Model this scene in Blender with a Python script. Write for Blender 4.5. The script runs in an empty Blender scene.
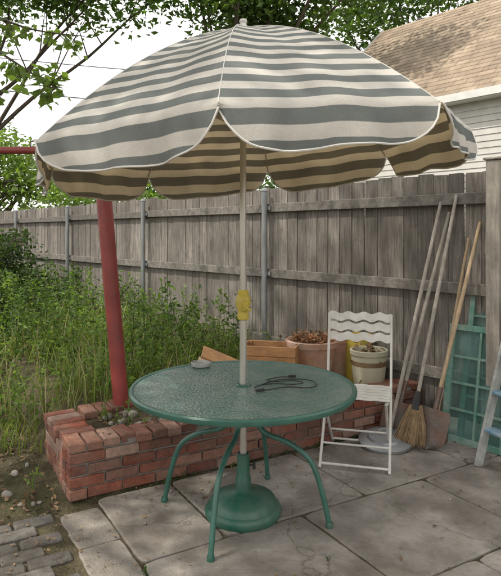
import bpy, math, random
import numpy as np
from mathutils import Vector, Matrix, Quaternion

random.seed(7); rng=np.random.default_rng(7)
scene=bpy.context.scene
scene.view_settings.view_transform='Standard'
try: scene.view_settings.look='None'
except Exception: pass
scene.view_settings.exposure=0

# ------------------------------------------------------------ materials
def newmat(name):
    m=bpy.data.materials.new(name); m.use_nodes=True
    nt=m.node_tree; nt.nodes.clear()
    out=nt.nodes.new('ShaderNodeOutputMaterial')
    return m,nt,out
def N(nt,t,**k):
    n=nt.nodes.new(t)
    for a,b in k.items(): setattr(n,a,b)
    return n
def ramp(nt,stops):
    r=N(nt,'ShaderNodeValToRGB'); cr=r.color_ramp
    while len(cr.elements)<len(stops): cr.elements.new(.5)
    for e,(p,c) in zip(cr.elements,stops):
        e.position=p; e.color=(c[0],c[1],c[2],1)
    return r
def M(name,c1,c2,scale=8,rough=.8,bump=.2,bscale=40,stretch=(1,1,1),island=0,metal=0,
      trans=0,tcol=None,stain=None,stops=None,bdist=.01,spec=.5,transm=0,crack=None,stain2=None):
    m,nt,out=newmat(name); L=nt.links.new
    tc=N(nt,'ShaderNodeTexCoord'); mp=N(nt,'ShaderNodeMapping')
    mp.inputs['Scale'].default_value=stretch
    L(tc.outputs['Object'],mp.inputs['Vector'])
    no=N(nt,'ShaderNodeTexNoise'); no.inputs['Scale'].default_value=scale
    no.inputs['Detail'].default_value=8; no.inputs['Roughness'].default_value=.65
    L(mp.outputs[0],no.inputs['Vector'])
    r=ramp(nt,[(.32,c1),(.68,c2)]); L(no.outputs['Fac'],r.inputs[0])
    col=r.outputs[0]
    if island:
        ge=N(nt,'ShaderNodeNewGeometry')
        if stops:
            r2=ramp(nt,stops); L(ge.outputs['Random Per Island'],r2.inputs[0])
            mx=N(nt,'ShaderNodeMixRGB',blend_type='MULTIPLY'); mx.inputs[0].default_value=1
            L(col,mx.inputs[1]); L(r2.outputs[0],mx.inputs[2]); col=mx.outputs[0]
        else:
            ma=N(nt,'ShaderNodeMapRange'); ma.inputs[3].default_value=1-island; ma.inputs[4].default_value=1+island
            L(ge.outputs['Random Per Island'],ma.inputs[0])
            hs=N(nt,'ShaderNodeHueSaturation'); L(ma.outputs[0],hs.inputs['Value']); L(col,hs.inputs['Color'])
            col=hs.outputs[0]
    for st in (stain,stain2):
        if not st: continue
        n3=N(nt,'ShaderNodeTexNoise'); n3.inputs['Scale'].default_value=st[1]; n3.inputs['Detail'].default_value=8
        n3.inputs['Roughness'].default_value=.65
        L(tc.outputs['Object'],n3.inputs['Vector'])
        lo,hi=(st[3],st[4]) if len(st)>3 else (.38,.62)
        r3=ramp(nt,[(lo,(0,0,0)),(hi,(1,1,1))]); L(n3.outputs['Fac'],r3.inputs[0])
        mf=N(nt,'ShaderNodeMath',operation='MULTIPLY'); L(r3.outputs[0],mf.inputs[0]); mf.inputs[1].default_value=st[2]
        mx=N(nt,'ShaderNodeMixRGB'); L(mf.outputs[0],mx.inputs[0]); L(col,mx.inputs[1]); mx.inputs[2].default_value=(*st[0],1)
        col=mx.outputs[0]
    if crack:
        nd=N(nt,'ShaderNodeTexNoise'); nd.inputs['Scale'].default_value=3; nd.inputs['Detail'].default_value=6; L(tc.outputs['Object'],nd.inputs['Vector'])
        va=N(nt,'ShaderNodeMixRGB',blend_type='ADD'); va.inputs[0].default_value=.5; L(tc.outputs['Object'],va.inputs[1]); L(nd.outputs['Color'],va.inputs[2])
        vo=N(nt,'ShaderNodeTexVoronoi',feature='DISTANCE_TO_EDGE'); vo.inputs['Scale'].default_value=crack; L(va.outputs[0],vo.inputs['Vector'])
        rc=ramp(nt,[(0,(.35,.33,.3)),(.006,(1,1,1))]); L(vo.outputs['Distance'],rc.inputs[0])
        mx=N(nt,'ShaderNodeMixRGB',blend_type='MULTIPLY'); mx.inputs[0].default_value=.6; L(col,mx.inputs[1]); L(rc.outputs[0],mx.inputs[2]); col=mx.outputs[0]
    p=N(nt,'ShaderNodeBsdfPrincipled'); L(col,p.inputs['Base Color'])
    p.inputs['Roughness'].default_value=rough; p.inputs['Metallic'].default_value=metal
    p.inputs['Specular IOR Level'].default_value=spec
    p.inputs['Transmission Weight'].default_value=transm
    if bump:
        n2=N(nt,'ShaderNodeTexNoise'); n2.inputs['Scale'].default_value=bscale; n2.inputs['Detail'].default_value=5
        L(mp.outputs[0],n2.inputs['Vector'])
        b=N(nt,'ShaderNodeBump'); b.inputs['Strength'].default_value=bump; b.inputs['Distance'].default_value=bdist
        L(n2.outputs['Fac'],b.inputs['Height']); L(b.outputs[0],p.inputs['Normal'])
    sh=p.outputs[0]
    if trans:
        t=N(nt,'ShaderNodeBsdfTranslucent')
        hs=N(nt,'ShaderNodeMixRGB',blend_type='MULTIPLY'); hs.inputs[0].default_value=1
        L(col,hs.inputs[1]); hs.inputs[2].default_value=(*(tcol or (1.6,1.7,.7)),1)
        L(hs.outputs[0],t.inputs[0])
        ms=N(nt,'ShaderNodeMixShader'); ms.inputs[0].default_value=trans
        L(sh,ms.inputs[1]); L(t.outputs[0],ms.inputs[2]); sh=ms.outputs[0]
    L(sh,out.inputs[0]); return m

fence_m=M('weathered_wood',(.115,.103,.09),(.35,.32,.285),6,.9,.7,14,(9,9,.7),island=.36,stain=((.085,.072,.058),1.3,.55),stain2=((.055,.048,.04),9,.5,.58,.70))
rail_m=M('rail_wood',(.11,.10,.09),(.27,.25,.22),6,.9,.5,14,(3,3,3),island=.15,stain=((.08,.07,.06),2.5,.5))
galv=M('galvanized_steel',(.26,.28,.29),(.42,.44,.45),12,.45,.1,60,metal=.6,stain=((.14,.12,.10),6,.4))
concrete=M('concrete',(.22,.20,.175),(.43,.395,.35),7,.95,.7,120,island=.07,stain=((.13,.112,.092),2.4,.75),bdist=.005,crack=.9,stain2=((.075,.062,.05),14,.55,.56,.72),spec=.2)
darkpav=M('dark_paver',(.09,.085,.078),(.21,.195,.175),14,.95,.6,90,island=.3,stain=((.075,.065,.052),2.5,.6),spec=.2)
palestone=M('pale_stone',(.22,.20,.175),(.40,.37,.32),10,.95,.6,80,island=.12,stain=((.13,.11,.09),3,.7),stain2=((.08,.065,.05),16,.5,.56,.7),spec=.2)
brick=M('brick',(.55,.55,.55),(1.05,1.05,1.05),22,.92,.8,110,island=1,
  stops=[(0,(.20,.062,.042)),(.2,(.36,.125,.078)),(.4,(.26,.085,.056)),(.6,(.43,.20,.135)),(.75,(.16,.06,.046)),(.9,(.48,.31,.24)),(1,(.35,.12,.078))],
  stain=((.26,.21,.175),5,.4),bdist=.006,stain2=((.07,.062,.046),3.0,.6,.5,.7),spec=.2)
mortar=M('mortar',(.17,.155,.13),(.30,.28,.25),20,.95,.6,90)
soil=M('soil',(.06,.046,.032),(.17,.135,.095),5,.95,.9,60,stain=((.055,.068,.024),1.1,.6),bdist=.02,stain2=((.035,.028,.018),12,.6,.5,.65),spec=.1)
red_m=M('red_paint',(.23,.038,.036),(.36,.07,.06),5,.42,.15,30,stain=((.15,.04,.032),4,.5),stain2=((.12,.06,.04),18,.7,.62,.70))
leaf_m=M('leaf_green',(.05,.10,.022),(.10,.165,.04),2,.5,0,island=.45,trans=.5)
leaf_dk=M('leaf_dark',(.03,.06,.016),(.06,.10,.026),1.5,.5,0,island=.45,trans=.45)
leaf_lt=M('leaf_light',(.11,.175,.038),(.17,.25,.065),1.5,.55,0,island=.4,trans=.5)
grass_m=M('weed_green',(.10,.16,.033),(.18,.24,.065),1.2,.6,0,island=.45,trans=.4,stain=((.26,.23,.10),1.1,.5))
drygrass=M('dry_grass',(.32,.27,.13),(.48,.42,.23),3,.8,0,island=.3,trans=.3,tcol=(1,1,.8))
deadleaf=M('dead_leaf',(.12,.07,.035),(.28,.19,.10),6,.85,0,island=.45)
bark=M('bark',(.06,.045,.032),(.15,.12,.09),6,.95,.8,20,(3,3,.8),bdist=.03)
darkgreen=M('green_metal',(.035,.105,.082),(.055,.15,.115),10,.30,.05,200)
greenplastic=M('green_plastic',(.014,.085,.058),(.026,.125,.085),8,.42,.1,80,stain=((.10,.13,.10),6,.5))
polem=M('pole_metal',(.46,.44,.39),(.66,.63,.56),8,.32,.05,50,(1,1,.3),metal=.6)
whitepl=M('white_plastic',(.6,.58,.54),(.75,.73,.69),8,.45,.05,50,stain=((.4,.37,.3),8,.4))
yellow=M('yellow_plastic',(.50,.38,.05),(.66,.52,.10),12,.45,.1,40,stain=((.3,.25,.07),9,.4))
whitep=M('white_chair_paint',(.62,.61,.57),(.80,.79,.75),10,.4,.1,60,stain=((.48,.43,.36),12,.4),stain2=((.22,.13,.08),22,.6,.64,.70))
terracotta=M('terracotta',(.34,.17,.105),(.48,.27,.175),7,.85,.2,60,stain=((.5,.44,.38),5,.5))
glaze=M('glazed_pot',(.44,.42,.30),(.58,.56,.44),6,.4,.1,40,stain=((.28,.26,.16),6,.5))
bandm=M('brown_glaze',(.14,.085,.045),(.24,.16,.09),8,.4,.1,40)
woodnew=M('orange_wood',(.36,.17,.065),(.55,.30,.13),5,.7,.3,20,(2,8,8),island=.2,stain=((.18,.11,.06),6,.4))
handlem=M('handle_wood',(.28,.20,.115),(.46,.35,.23),6,.7,.2,30,(8,8,1),island=.25)
handleg=M('handle_weathered',(.28,.255,.22),(.48,.44,.38),6,.8,.3,30,(8,8,1),stain=((.18,.15,.12),6,.5))
steel=M('rusty_steel',(.12,.10,.09),(.22,.19,.17),9,.55,.3,60,metal=.5,stain=((.20,.09,.05),7,.6))
bristle=M('bristles',(.20,.13,.07),(.34,.24,.13),20,.9,0,island=.3)
black=M('black_rubber',(.012,.012,.012),(.025,.025,.025),10,.5,0)
wire_m=M('wire_black',(.015,.015,.015),(.03,.03,.03),10,.6,0)
siding=M('siding',(.50,.49,.46),(.62,.61,.57),4,.7,.1,20)
shingle=M('roof_shingle',(.27,.21,.15),(.44,.35,.26),3,.9,.7,60,island=.24,stain=((.21,.16,.115),.8,.5))
trim=M('white_trim',(.65,.65,.62),(.78,.78,.75),5,.6,.05,20)
rock_m=M('rock',(.16,.14,.12),(.38,.35,.31),7,.9,.5,50,island=.3)
framegreen=M('window_green',(.06,.20,.155),(.13,.30,.235),8,.6,.3,50,stain=((.38,.41,.37),9,.5))
framegrey=M('window_grey',(.34,.35,.33),(.55,.55,.52),8,.7,.4,50,stain=((.15,.15,.13),9,.5))
ladblue=M('blue_paint',(.10,.24,.36),(.18,.34,.46),8,.5,.1,50,stain=((.45,.46,.44),7,.6))
petal=M('dried_flower',(.25,.10,.05),(.42,.20,.09),8,.8,0,island=.4,trans=.2,tcol=(1,1,1))
ashm=M('grey_ceramic',(.28,.28,.27),(.42,.42,.40),10,.35,.05,60)

def glassmat(name,col,rough,bump,scale,tr,grime=(.30,.34,.30)):
    m,nt,out=newmat(name); L=nt.links.new
    tc=N(nt,'ShaderNodeTexCoord')
    vo=N(nt,'ShaderNodeTexVoronoi'); vo.inputs['Scale'].default_value=scale; L(tc.outputs['Object'],vo.inputs['Vector'])
    r=ramp(nt,[(.1,tuple(c*1.5 for c in col)),(.6,col)]); L(vo.outputs['Distance'],r.inputs[0])
    no=N(nt,'ShaderNodeTexNoise'); no.inputs['Scale'].default_value=5; no.inputs['Detail'].default_value=6; L(tc.outputs['Object'],no.inputs['Vector'])
    r2=ramp(nt,[(.42,(0,0,0)),(.72,(.6,.6,.6))]); L(no.outputs['Fac'],r2.inputs[0])
    mx=N(nt,'ShaderNodeMixRGB'); L(r2.outputs[0],mx.inputs[0]); L(r.outputs[0],mx.inputs[1]); mx.inputs[2].default_value=(*grime,1)
    p=N(nt,'ShaderNodeBsdfPrincipled'); L(mx.outputs[0],p.inputs['Base Color'])
    p.inputs['Roughness'].default_value=rough; p.inputs['Transmission Weight'].default_value=tr
    b=N(nt,'ShaderNodeBump'); b.inputs['Strength'].default_value=bump; b.inputs['Distance'].default_value=.004
    L(vo.outputs['Distance'],b.inputs['Height']); L(b.outputs[0],p.inputs['Normal'])
    L(p.outputs[0],out.inputs[0]); return m
tableglass=glassmat('table_glass',(.13,.225,.195),.16,.7,75,.25,(.34,.38,.34))
# thin old window glass: mostly see-through, a little reflective and green
def thinglass():
    m,nt,out=newmat('window_glass'); L=nt.links.new
    tr=N(nt,'ShaderNodeBsdfTransparent'); tr.inputs[0].default_value=(.62,.80,.76,1)
    gl=N(nt,'ShaderNodeBsdfPrincipled'); gl.inputs['Base Color'].default_value=(.20,.34,.32,1); gl.inputs['Roughness'].default_value=.12
    tc=N(nt,'ShaderNodeTexCoord'); no=N(nt,'ShaderNodeTexNoise'); no.inputs['Scale'].default_value=3; no.inputs['Detail'].default_value=7
    L(tc.outputs['Object'],no.inputs['Vector']); r=ramp(nt,[(.35,(.2,.2,.2)),(.7,(.65,.65,.65))]); L(no.outputs['Fac'],r.inputs[0])
    ms=N(nt,'ShaderNodeMixShader'); L(r.outputs[0],ms.inputs[0]); L(tr.outputs[0],ms.inputs[1]); L(gl.outputs[0],ms.inputs[2]); L(ms.outputs[0],out.inputs[0]); return m
winglass=thinglass()

def fabric():
    m,nt,out=newmat('striped_canvas'); L=nt.links.new
    uv=N(nt,'ShaderNodeUVMap'); sx=N(nt,'ShaderNodeSeparateXYZ'); L(uv.outputs[0],sx.inputs[0])
    tc=N(nt,'ShaderNodeTexCoord')
    nw=N(nt,'ShaderNodeTexNoise'); nw.inputs['Scale'].default_value=7; L(tc.outputs['Object'],nw.inputs['Vector'])
    wb=N(nt,'ShaderNodeMath',operation='MULTIPLY_ADD'); L(nw.outputs['Fac'],wb.inputs[0]); wb.inputs[1].default_value=.008; L(sx.outputs['Y'],wb.inputs[2])
    d=N(nt,'ShaderNodeMath',operation='DIVIDE'); L(wb.outputs[0],d.inputs[0]); d.inputs[1].default_value=.120
    fr=N(nt,'ShaderNodeMath',operation='FRACT'); L(d.outputs[0],fr.inputs[0])
    st=ramp(nt,[(0,(0,0,0)),(.46,(0,0,0)),(.475,(1,1,1)),(.5,(1,1,1)),(.97,(1,1,1)),(1,(0,0,0))]); L(fr.outputs[0],st.inputs[0])
    n=N(nt,'ShaderNodeTexNoise'); n.inputs['Scale'].default_value=4; n.inputs['Detail'].default_value=9; L(tc.outputs['Object'],n.inputs['Vector'])
    r=ramp(nt,[(.3,(.76,.745,.72)),(.7,(1.08,1.07,1.05))]); L(n.outputs['Fac'],r.inputs[0])
    f=N(nt,'ShaderNodeTexNoise'); f.inputs['Scale'].default_value=260; L(tc.outputs['Object'],f.inputs['Vector'])
    rf=ramp(nt,[(.3,(.88,.88,.88)),(.7,(1.06,1.06,1.06))]); L(f.outputs['Fac'],rf.inputs[0])
    def comb(a,b):
        mx=N(nt,'ShaderNodeMixRGB'); L(st.outputs[0],mx.inputs[0]); mx.inputs[1].default_value=(*a,1); mx.inputs[2].default_value=(*b,1)
        m2=N(nt,'ShaderNodeMixRGB',blend_type='MULTIPLY'); m2.inputs[0].default_value=1; L(mx.outputs[0],m2.inputs[1]); L(r.outputs[0],m2.inputs[2])
        m3=N(nt,'ShaderNodeMixRGB',blend_type='MULTIPLY'); m3.inputs[0].default_value=1; L(m2.outputs[0],m3.inputs[1]); L(rf.outputs[0],m3.inputs[2])
        return m3
    base=comb((.76,.74,.69),(.235,.26,.255))
    tr=comb((.62,.46,.25),(.15,.105,.055))
    df=N(nt,'ShaderNodeBsdfDiffuse'); L(base.outputs[0],df.inputs[0])
    tl=N(nt,'ShaderNodeBsdfTranslucent'); L(tr.outputs[0],tl.inputs[0])
    b=N(nt,'ShaderNodeBump'); b.inputs['Strength'].default_value=.45; b.inputs['Distance'].default_value=.025; L(n.outputs['Fac'],b.inputs['Height'])
    L(b.outputs[0],df.inputs['Normal'])
    ms=N(nt,'ShaderNodeMixShader'); ms.inputs[0].default_value=.30; L(df.outputs[0],ms.inputs[1]); L(tl.outputs[0],ms.inputs[2])
    L(ms.outputs[0],out.inputs[0]); return m
canvas=fabric()

# ------------------------------------------------------------ mesh builder
class B:
    def __init__(s): s.v=[];s.f=[];s.mi=[];s.mats=[];s.uv=[]
    def mid(s,m):
        if m not in s.mats: s.mats.append(m)
        return s.mats.index(m)
    def add(s,vs,fs,m):
        o=len(s.v); s.v.extend([tuple(x) for x in vs]); k=s.mid(m)
        for f in fs: s.f.append(tuple(i+o for i in f)); s.mi.append(k)
    def box(s,c,size,m,R=None,bev=0,taper=1):
        hx,hy,hz=size[0]/2,size[1]/2,size[2]/2
        R=R or Matrix.Identity(3); c=Vector(c)
        if bev:
            b=bev; vs=[]
            for sz in(-1,1):
                for (zz,inn) in ((hz-b,0),(hz,b)) if sz>0 else ((hz,b),(hz-b,0)):
                    for (a,bb) in ((-1,-1),(1,-1),(1,1),(-1,1)):
                        vs.append(c+R@Vector((a*(hx-inn),bb*(hy-inn),sz*zz)))
            fs=[(3,2,1,0),(12,13,14,15)]
            for k in range(3):
                for i in range(4):
                    j=(i+1)%4; fs.append((k*4+i,k*4+j,k*4+4+j,k*4+4+i))
            s.add(vs,fs,m)
        else:
            vs=[c+R@Vector((x*hx,y*hy,z*hz)) for z in(-1,1) for (x,y) in((-1,-1),(1,-1),(1,1),(-1,1))]
            s.add(vs,[(3,2,1,0),(4,5,6,7),(0,1,5,4),(1,2,6,5),(2,3,7,6),(3,0,4,7)],m)
    def tube(s,pts,r,m,n=8,caps=True):
        pts=[Vector(p) for p in pts]; 
        if not hasattr(r,'__len__'): r=[r]*len(pts)
        vs=[];fs=[]; prev=None
        for i,p in enumerate(pts):
            t=(pts[min(i+1,len(pts)-1)]-pts[max(i-1,0)]).normalized()
            if prev is None:
                a=t.orthogonal().normalized()
            else:
                a=(prev-t*prev.dot(t)).normalized()
            prev=a; b=t.cross(a)
            for k in range(n):
                th=2*math.pi*k/n; vs.append(p+(a*math.cos(th)+b*math.sin(th))*r[i])
        for i in range(len(pts)-1):
            for k in range(n):
                q=(k+1)%n; fs.append((i*n+k,i*n+q,(i+1)*n+q,(i+1)*n+k))
        if caps:
            fs.append(tuple(reversed(range(n)))); fs.append(tuple((len(pts)-1)*n+k for k in range(n)))
        s.add(vs,fs,m)
    def lathe(s,c,prof,m,n=32,mod=None,R=None):
        c=Vector(c);vs=[];fs=[]
        for (r,z) in prof:
            for k in range(n):
                th=2*math.pi*k/n; rr=r*(mod(th,z) if mod else 1)
                q=Vector((rr*math.cos(th),rr*math.sin(th),z)); vs.append(c+(R@q if R else q))
        for i in range(len(prof)-1):
            for k in range(n):
                q=(k+1)%n; fs.append((i*n+k,i*n+q,(i+1)*n+q,(i+1)*n+k))
        s.add(vs,fs,m)
    def obj(s,name,parent=None,smooth=False,origin=None,autos=True):
        a=np.array(s.v)
        if origin is None: origin=((a[:,0].min()+a[:,0].max())/2,(a[:,1].min()+a[:,1].max())/2,a[:,2].min())
        o=np.array(origin)
        me=bpy.data.meshes.new(name); me.from_pydata((a-o).tolist(),[],s.f)
        for m in s.mats: me.materials.append(m)
        me.polygons.foreach_set('material_index',s.mi)
        if smooth: me.polygons.foreach_set('use_smooth',[True]*len(s.f))
        me.update(); ob=bpy.data.objects.new(name,me); ob.location=o
        scene.collection.objects.link(ob)
        if smooth and autos:
            try: me.set_sharp_from_angle(angle=math.radians(40))
            except Exception: pass
        if parent:
            ob.parent=parent; ob.location=Vector(o)-parent.location
        return ob
def empty(name,loc):
    e=bpy.data.objects.new(name,None); e.location=loc; e.empty_display_size=.2; scene.collection.objects.link(e); return e
def rotz(a): return Matrix.Rotation(a,3,'Z')
def smooth_path(pts,n=6):
    pts=[Vector(p) for p in pts]; out=[]
    P=[pts[0]]+pts+[pts[-1]]
    for i in range(1,len(P)-2):
        p0,p1,p2,p3=P[i-1],P[i],P[i+1],P[i+2]
        for k in range(n):
            t=k/n
            out.append(.5*((2*p1)+(p2-p0)*t+(2*p0-5*p1+4*p2-p3)*t*t+(3*p1-p0-3*p2+p3)*t**3))
    out.append(pts[-1]); return out

def leaf_arrays(c,size,up=0.3,droop=0.0,aspect=.55,rg=rng):
    n=len(c)
    d=rg.normal(size=(n,3)); d[:,2]=d[:,2]*.6-droop; d/=np.linalg.norm(d,axis=1)[:,None]
    w=rg.normal(size=(n,3)); w[:,2]*=.5; w-=d*(w*d).sum(1)[:,None]; w/=np.linalg.norm(w,axis=1)[:,None]
    nn=np.cross(d,w)
    sz=size*(.6+.8*rg.random(n))[:,None]
    a=c; m=c+d*sz*.45; t=c+d*sz-nn*sz*.12
    l=m+w*sz*aspect*.5+nn*sz*.1; r=m-w*sz*aspect*.5+nn*sz*.1
    v=np.stack([a,l,t,r],1).reshape(-1,3)
    i=np.arange(n)*4
    f=np.concatenate([np.stack([i,i+1,i+2],1),np.stack([i,i+2,i+3],1)])
    return v,f
def add_np(b,v,f,m): b.add(v.tolist(),f.tolist(),m)

def tree(name,base,trunk_top,r0,blobs,nclust,per,lsize,mat,seed,cs=.35,nlimb=9,parent=None,aspect=.55,droop=.1):
    rg=np.random.default_rng(seed); rd=random.Random(seed)
    b=B(); base=Vector(base); top=Vector(trunk_top)
    pts=[base]
    for k in range(1,6):
        p=base.lerp(top,k/5)+Vector((rd.uniform(-.1,.1),rd.uniform(-.1,.1),0))*r0*4*(k<5); pts.append(p)
    b.tube(smooth_path(pts,3),[r0*(1.25-.75*i/15) for i in range(16)],bark,10)
    cl=[]
    wts=np.array([x[1]**2 for x in blobs]); wts=wts/wts.sum()
    for i in range(nclust):
        k=rg.choice(len(blobs),p=wts); cc,rr=blobs[k][0],blobs[k][1]
        dd=rg.normal(size=3); dd/=np.linalg.norm(dd)
        cl.append(np.array(cc)+dd*rr*(rg.random()**.45)*np.array([1,1,.8]))
    cl=np.array(cl)
    for i in range(nlimb):
        tgt=Vector(cl[rg.integers(len(cl))])
        st=pts[rd.choice([3,4,5])]
        mid=st.lerp(tgt,.5)+Vector((rd.uniform(-.3,.3),rd.uniform(-.3,.3),rd.uniform(0,.4)))
        q1=st.lerp(mid,.5)+Vector([rd.gauss(0,.12) for _ in range(3)]); q2=mid.lerp(tgt,.5)+Vector([rd.gauss(0,.12) for _ in range(3)])
        pp=smooth_path([st,q1,mid,q2,tgt],3); b.tube(pp,[r0*.34*(1-.88*j/(len(pp)-1)) for j in range(len(pp))],bark,6)
        for q in range(5):
            s0=pp[rd.randint(4,len(pp)-2)]; c2=cl[np.argsort(((cl-np.array(s0))**2).sum(1))[rd.randint(0,6)]]
            b.tube([s0,s0.lerp(Vector(c2),.5)+Vector((0,0,.08)),Vector(c2)],[r0*.12,r0*.07,r0*.03],bark,4)
    c=np.repeat(cl,per,0)+rg.normal(size=(nclust*per,3))*cs*np.array([1,1,.6])
    v,f=leaf_arrays(c,lsize,droop=droop,aspect=aspect,rg=rg); add_np(b,v,f,mat)
    return b.obj(name,origin=tuple(base),parent=parent)

# ------------------------------------------------------------ layout frame
C0=np.array([-1.03,3.30]); D=np.array([.862,.507]); D/=np.linalg.norm(D); NB=np.array([-D[1],D[0]])
F0=np.array([1.815,4.27]); FD=np.array([-.659,.752]); FN=np.array([-.752,-.659])
def W(u,s,z=0): p=C0+D*u+NB*s; return (p[0],p[1],z)
ang=math.atan2(D[1],D[0]); RW=rotz(ang)
def sm(x,a,b): t=np.clip((x-a)/(b-a),0,1); return t*t*(3-2*t)
def hgt(x,y):
    p=np.stack([x,y],-1)-C0; u=p@D; s=p@NB
    f=(np.stack([x,y],-1)-F0)@FN
    bed=.25*sm(u,.03,.17)*sm(s,.02,.14)
    yard=.12*sm(s,.2,1.6)*(1-sm(u,.03,.17))
    wob=.018*np.sin(x*3.1+1)*np.cos(y*2.7)+.012*np.sin(x*7.3+y*5.1)
    h=bed+yard
    right=sm(u,2.72,2.8)
    h=np.where(f<0,.12,h)*(1-right*(f>0))
    h=h+wob*sm(s,.25,.5)
    patio=(s<.05)|((u>2.75)&(f>0))
    low=np.where(u<-.12,-.016+.03*sm(-u,1.2,2.0)+wob*.25*sm(-u,.3,1.2),-.010+.006*np.sin(x*5)*np.cos(y*4.3))
    return np.where(patio,low,h)

def axis(lo,hi,step,far):
    a=list(np.arange(lo,hi,step)); g=step; x=hi
    while x<far: a.append(x); g*=1.35; x+=g
    a.append(far); g=step; x=lo-step; l=[]
    while x>-far: l.append(x); g*=1.35; x-=g
    l.append(-far); return np.array(l[::-1]+a)
xs=axis(-5,3.5,.075,400); ys=axis(.5,9,.075,400)
X,Y=np.meshgrid(xs,ys); Z=hgt(X,Y)
gv=np.stack([X,Y,Z],-1).reshape(-1,3); nx=len(xs); ny=len(ys)
I,J=np.meshgrid(np.arange(nx-1),np.arange(ny-1)); k=(J*nx+I).ravel()
b=B(); add_np(b,gv,np.stack([k,k+1,k+nx+1,k+nx],1),soil); b.obj('ground',smooth=True,origin=(0,0,0),autos=False)

# patio of slabs with worn, slightly wavy edges
def slab(b,cx,cy,sx,sy,ztop,R,m,n=10,j=.005,cr=.010):
    c=Vector((cx,cy,0)); ring=[]
    for (a,bb,c2,d) in ((-1,-1,1,-1),(1,-1,1,1),(1,1,-1,1),(-1,1,-1,-1)):
        for i in range(n):
            t=i/n; x=(a+(c2-a)*t)*sx/2; y=(bb+(d-bb)*t)*sy/2; ring.append((x,y))
    N_=len(ring); outer=[];inner=[];bot=[]
    tx=random.uniform(-.004,.004);ty=random.uniform(-.004,.004)
    for i,(x,y) in enumerate(ring):
        corner=(i%n==0); e=random.uniform(0,j)+(cr if corner else 0)
        x2=x-math.copysign(min(e,abs(x)),x); y2=y-math.copysign(min(e,abs(y)),y); zt=ztop+tx*x+ty*y
        outer.append(c+R@Vector((x2,y2,zt-.007))); bot.append(c+R@Vector((x2,y2,zt-.06)))
        inner.append(c+R@Vector((x2*(1-.016/sx),y2*(1-.016/sy),zt)))
    vs=inner+outer+bot; fs=[tuple(range(N_))]
    for i in range(N_):
        q=(i+1)%N_; fs.append((i,N_+i,N_+q,q)); fs.append((N_+i,2*N_+i,2*N_+q,N_+q))
    b.add(vs,fs,m)
b=B(); g=.007
SW,SL=.76,.92
for j in range(-8,1):
    off=(j%2)*.46
    for i in range(-1,9):
        u0=.14+SL*i-off; u1=u0+SL; u0=max(u0,.14)
        if u1-u0<.1: continue
        uc=(u0+u1)/2; sc=SW*(j+.5)-.02
        if j>=0 and u0<2.9: continue
        slab(b,*W(uc,sc)[:2],u1-u0-g,SW-g,random.uniform(-.001,.005),RW@rotz(random.uniform(-.003,.003)),concrete,16,.004)
b.obj('concrete_patio')
b=B()
for j in range(0,12):
    L=.40
    slab(b,*W(.02+random.uniform(-.008,.008),-L*(j+.5)-.12)[:2],.225,L-.008,random.uniform(-.002,.006),RW@rotz(random.uniform(-.03,.03)),palestone,8,.004,.006)
for (uu,ss,ln,a) in ((-.42,-1.12,.62,.25),(-.52,-.86,.35,.2)):
    slab(b,*W(uu,ss)[:2],ln,.13,.022,RW@rotz(a),palestone,8,.004,.005)
b.obj('paver_border')
b=B()
for i in range(0,14):
    for j in range(0,26):
        uc=-.215-.21*i-(.105 if j%2 else 0); sc=-.12-.105*j
        if uc>-.2: continue
        if random.random()<.06 and i>1: continue
        slab(b,*W(uc,sc)[:2],.204,.100,random.uniform(-.003,.007),RW@rotz(random.uniform(-.035,.035)),darkpav,4,.003,.004)
b.obj('dark_paving')

# brick planter
b=B(); bl,bh,bd=.2,.058,.09
def brickwall(u0,s0,du,ds,length,courses,cap=True,z0=0):
    a=math.atan2(ds,du); R=RW@rotz(a)
    def at(t,w,z):
        uu=u0+du*t-ds*w; ss=s0+ds*t+du*w
        return (*W(uu,ss)[:2],z)
    for c in range(courses):
        off=0 if c%2 else -.105; t=off
        while t<length-.02:
            L=bl; t0=t
            if t0<0: L=bl+t0; t0=0
            L=min(L,length-t0)
            if L>.03:
                j=lambda q:random.uniform(-q,q)
                b.box(at(t0+L/2,bd/2+j(.007),z0+.034+c*.068+j(.002)),(L+j(.004),bd,bh+j(.003)),brick,R@rotz(j(.025)),bev=.006)
                b.box(at(t0+L/2,bd*1.5+.012+j(.004),z0+.034+c*.068+j(.002)),(L,bd,bh),brick,R@rotz(j(.012)),bev=.005)
            t+=bl+.01
    b.box(at(length/2,.10,z0+courses*.034),(length-.02,.17,courses*.068-.003),mortar,R)
    if cap:
        t=0
        while t<length-.05:
            if random.random()>.04:
                b.box(at(t+.048,.098+random.uniform(-.016,.014),z0+courses*.068+.029+random.uniform(-.006,.004)),(.09+random.uniform(-.005,.005),.2,.056),brick,R@rotz(random.uniform(-.08,.08))@Matrix.Rotation(random.uniform(-.03,.03),3,'X'),bev=.008)
            t+=.1
        b.box(at(length/2,.098,z0+courses*.068+.014),(length-.02,.18,.03),mortar,R)
brickwall(0,0,1,0,2.85,4)
brickwall(.2,.205,0,1,.55,4)
brickwall(.25,.66,1,0,1.0,1,cap=True,z0=.18)
b.obj('brick_planter')

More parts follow.
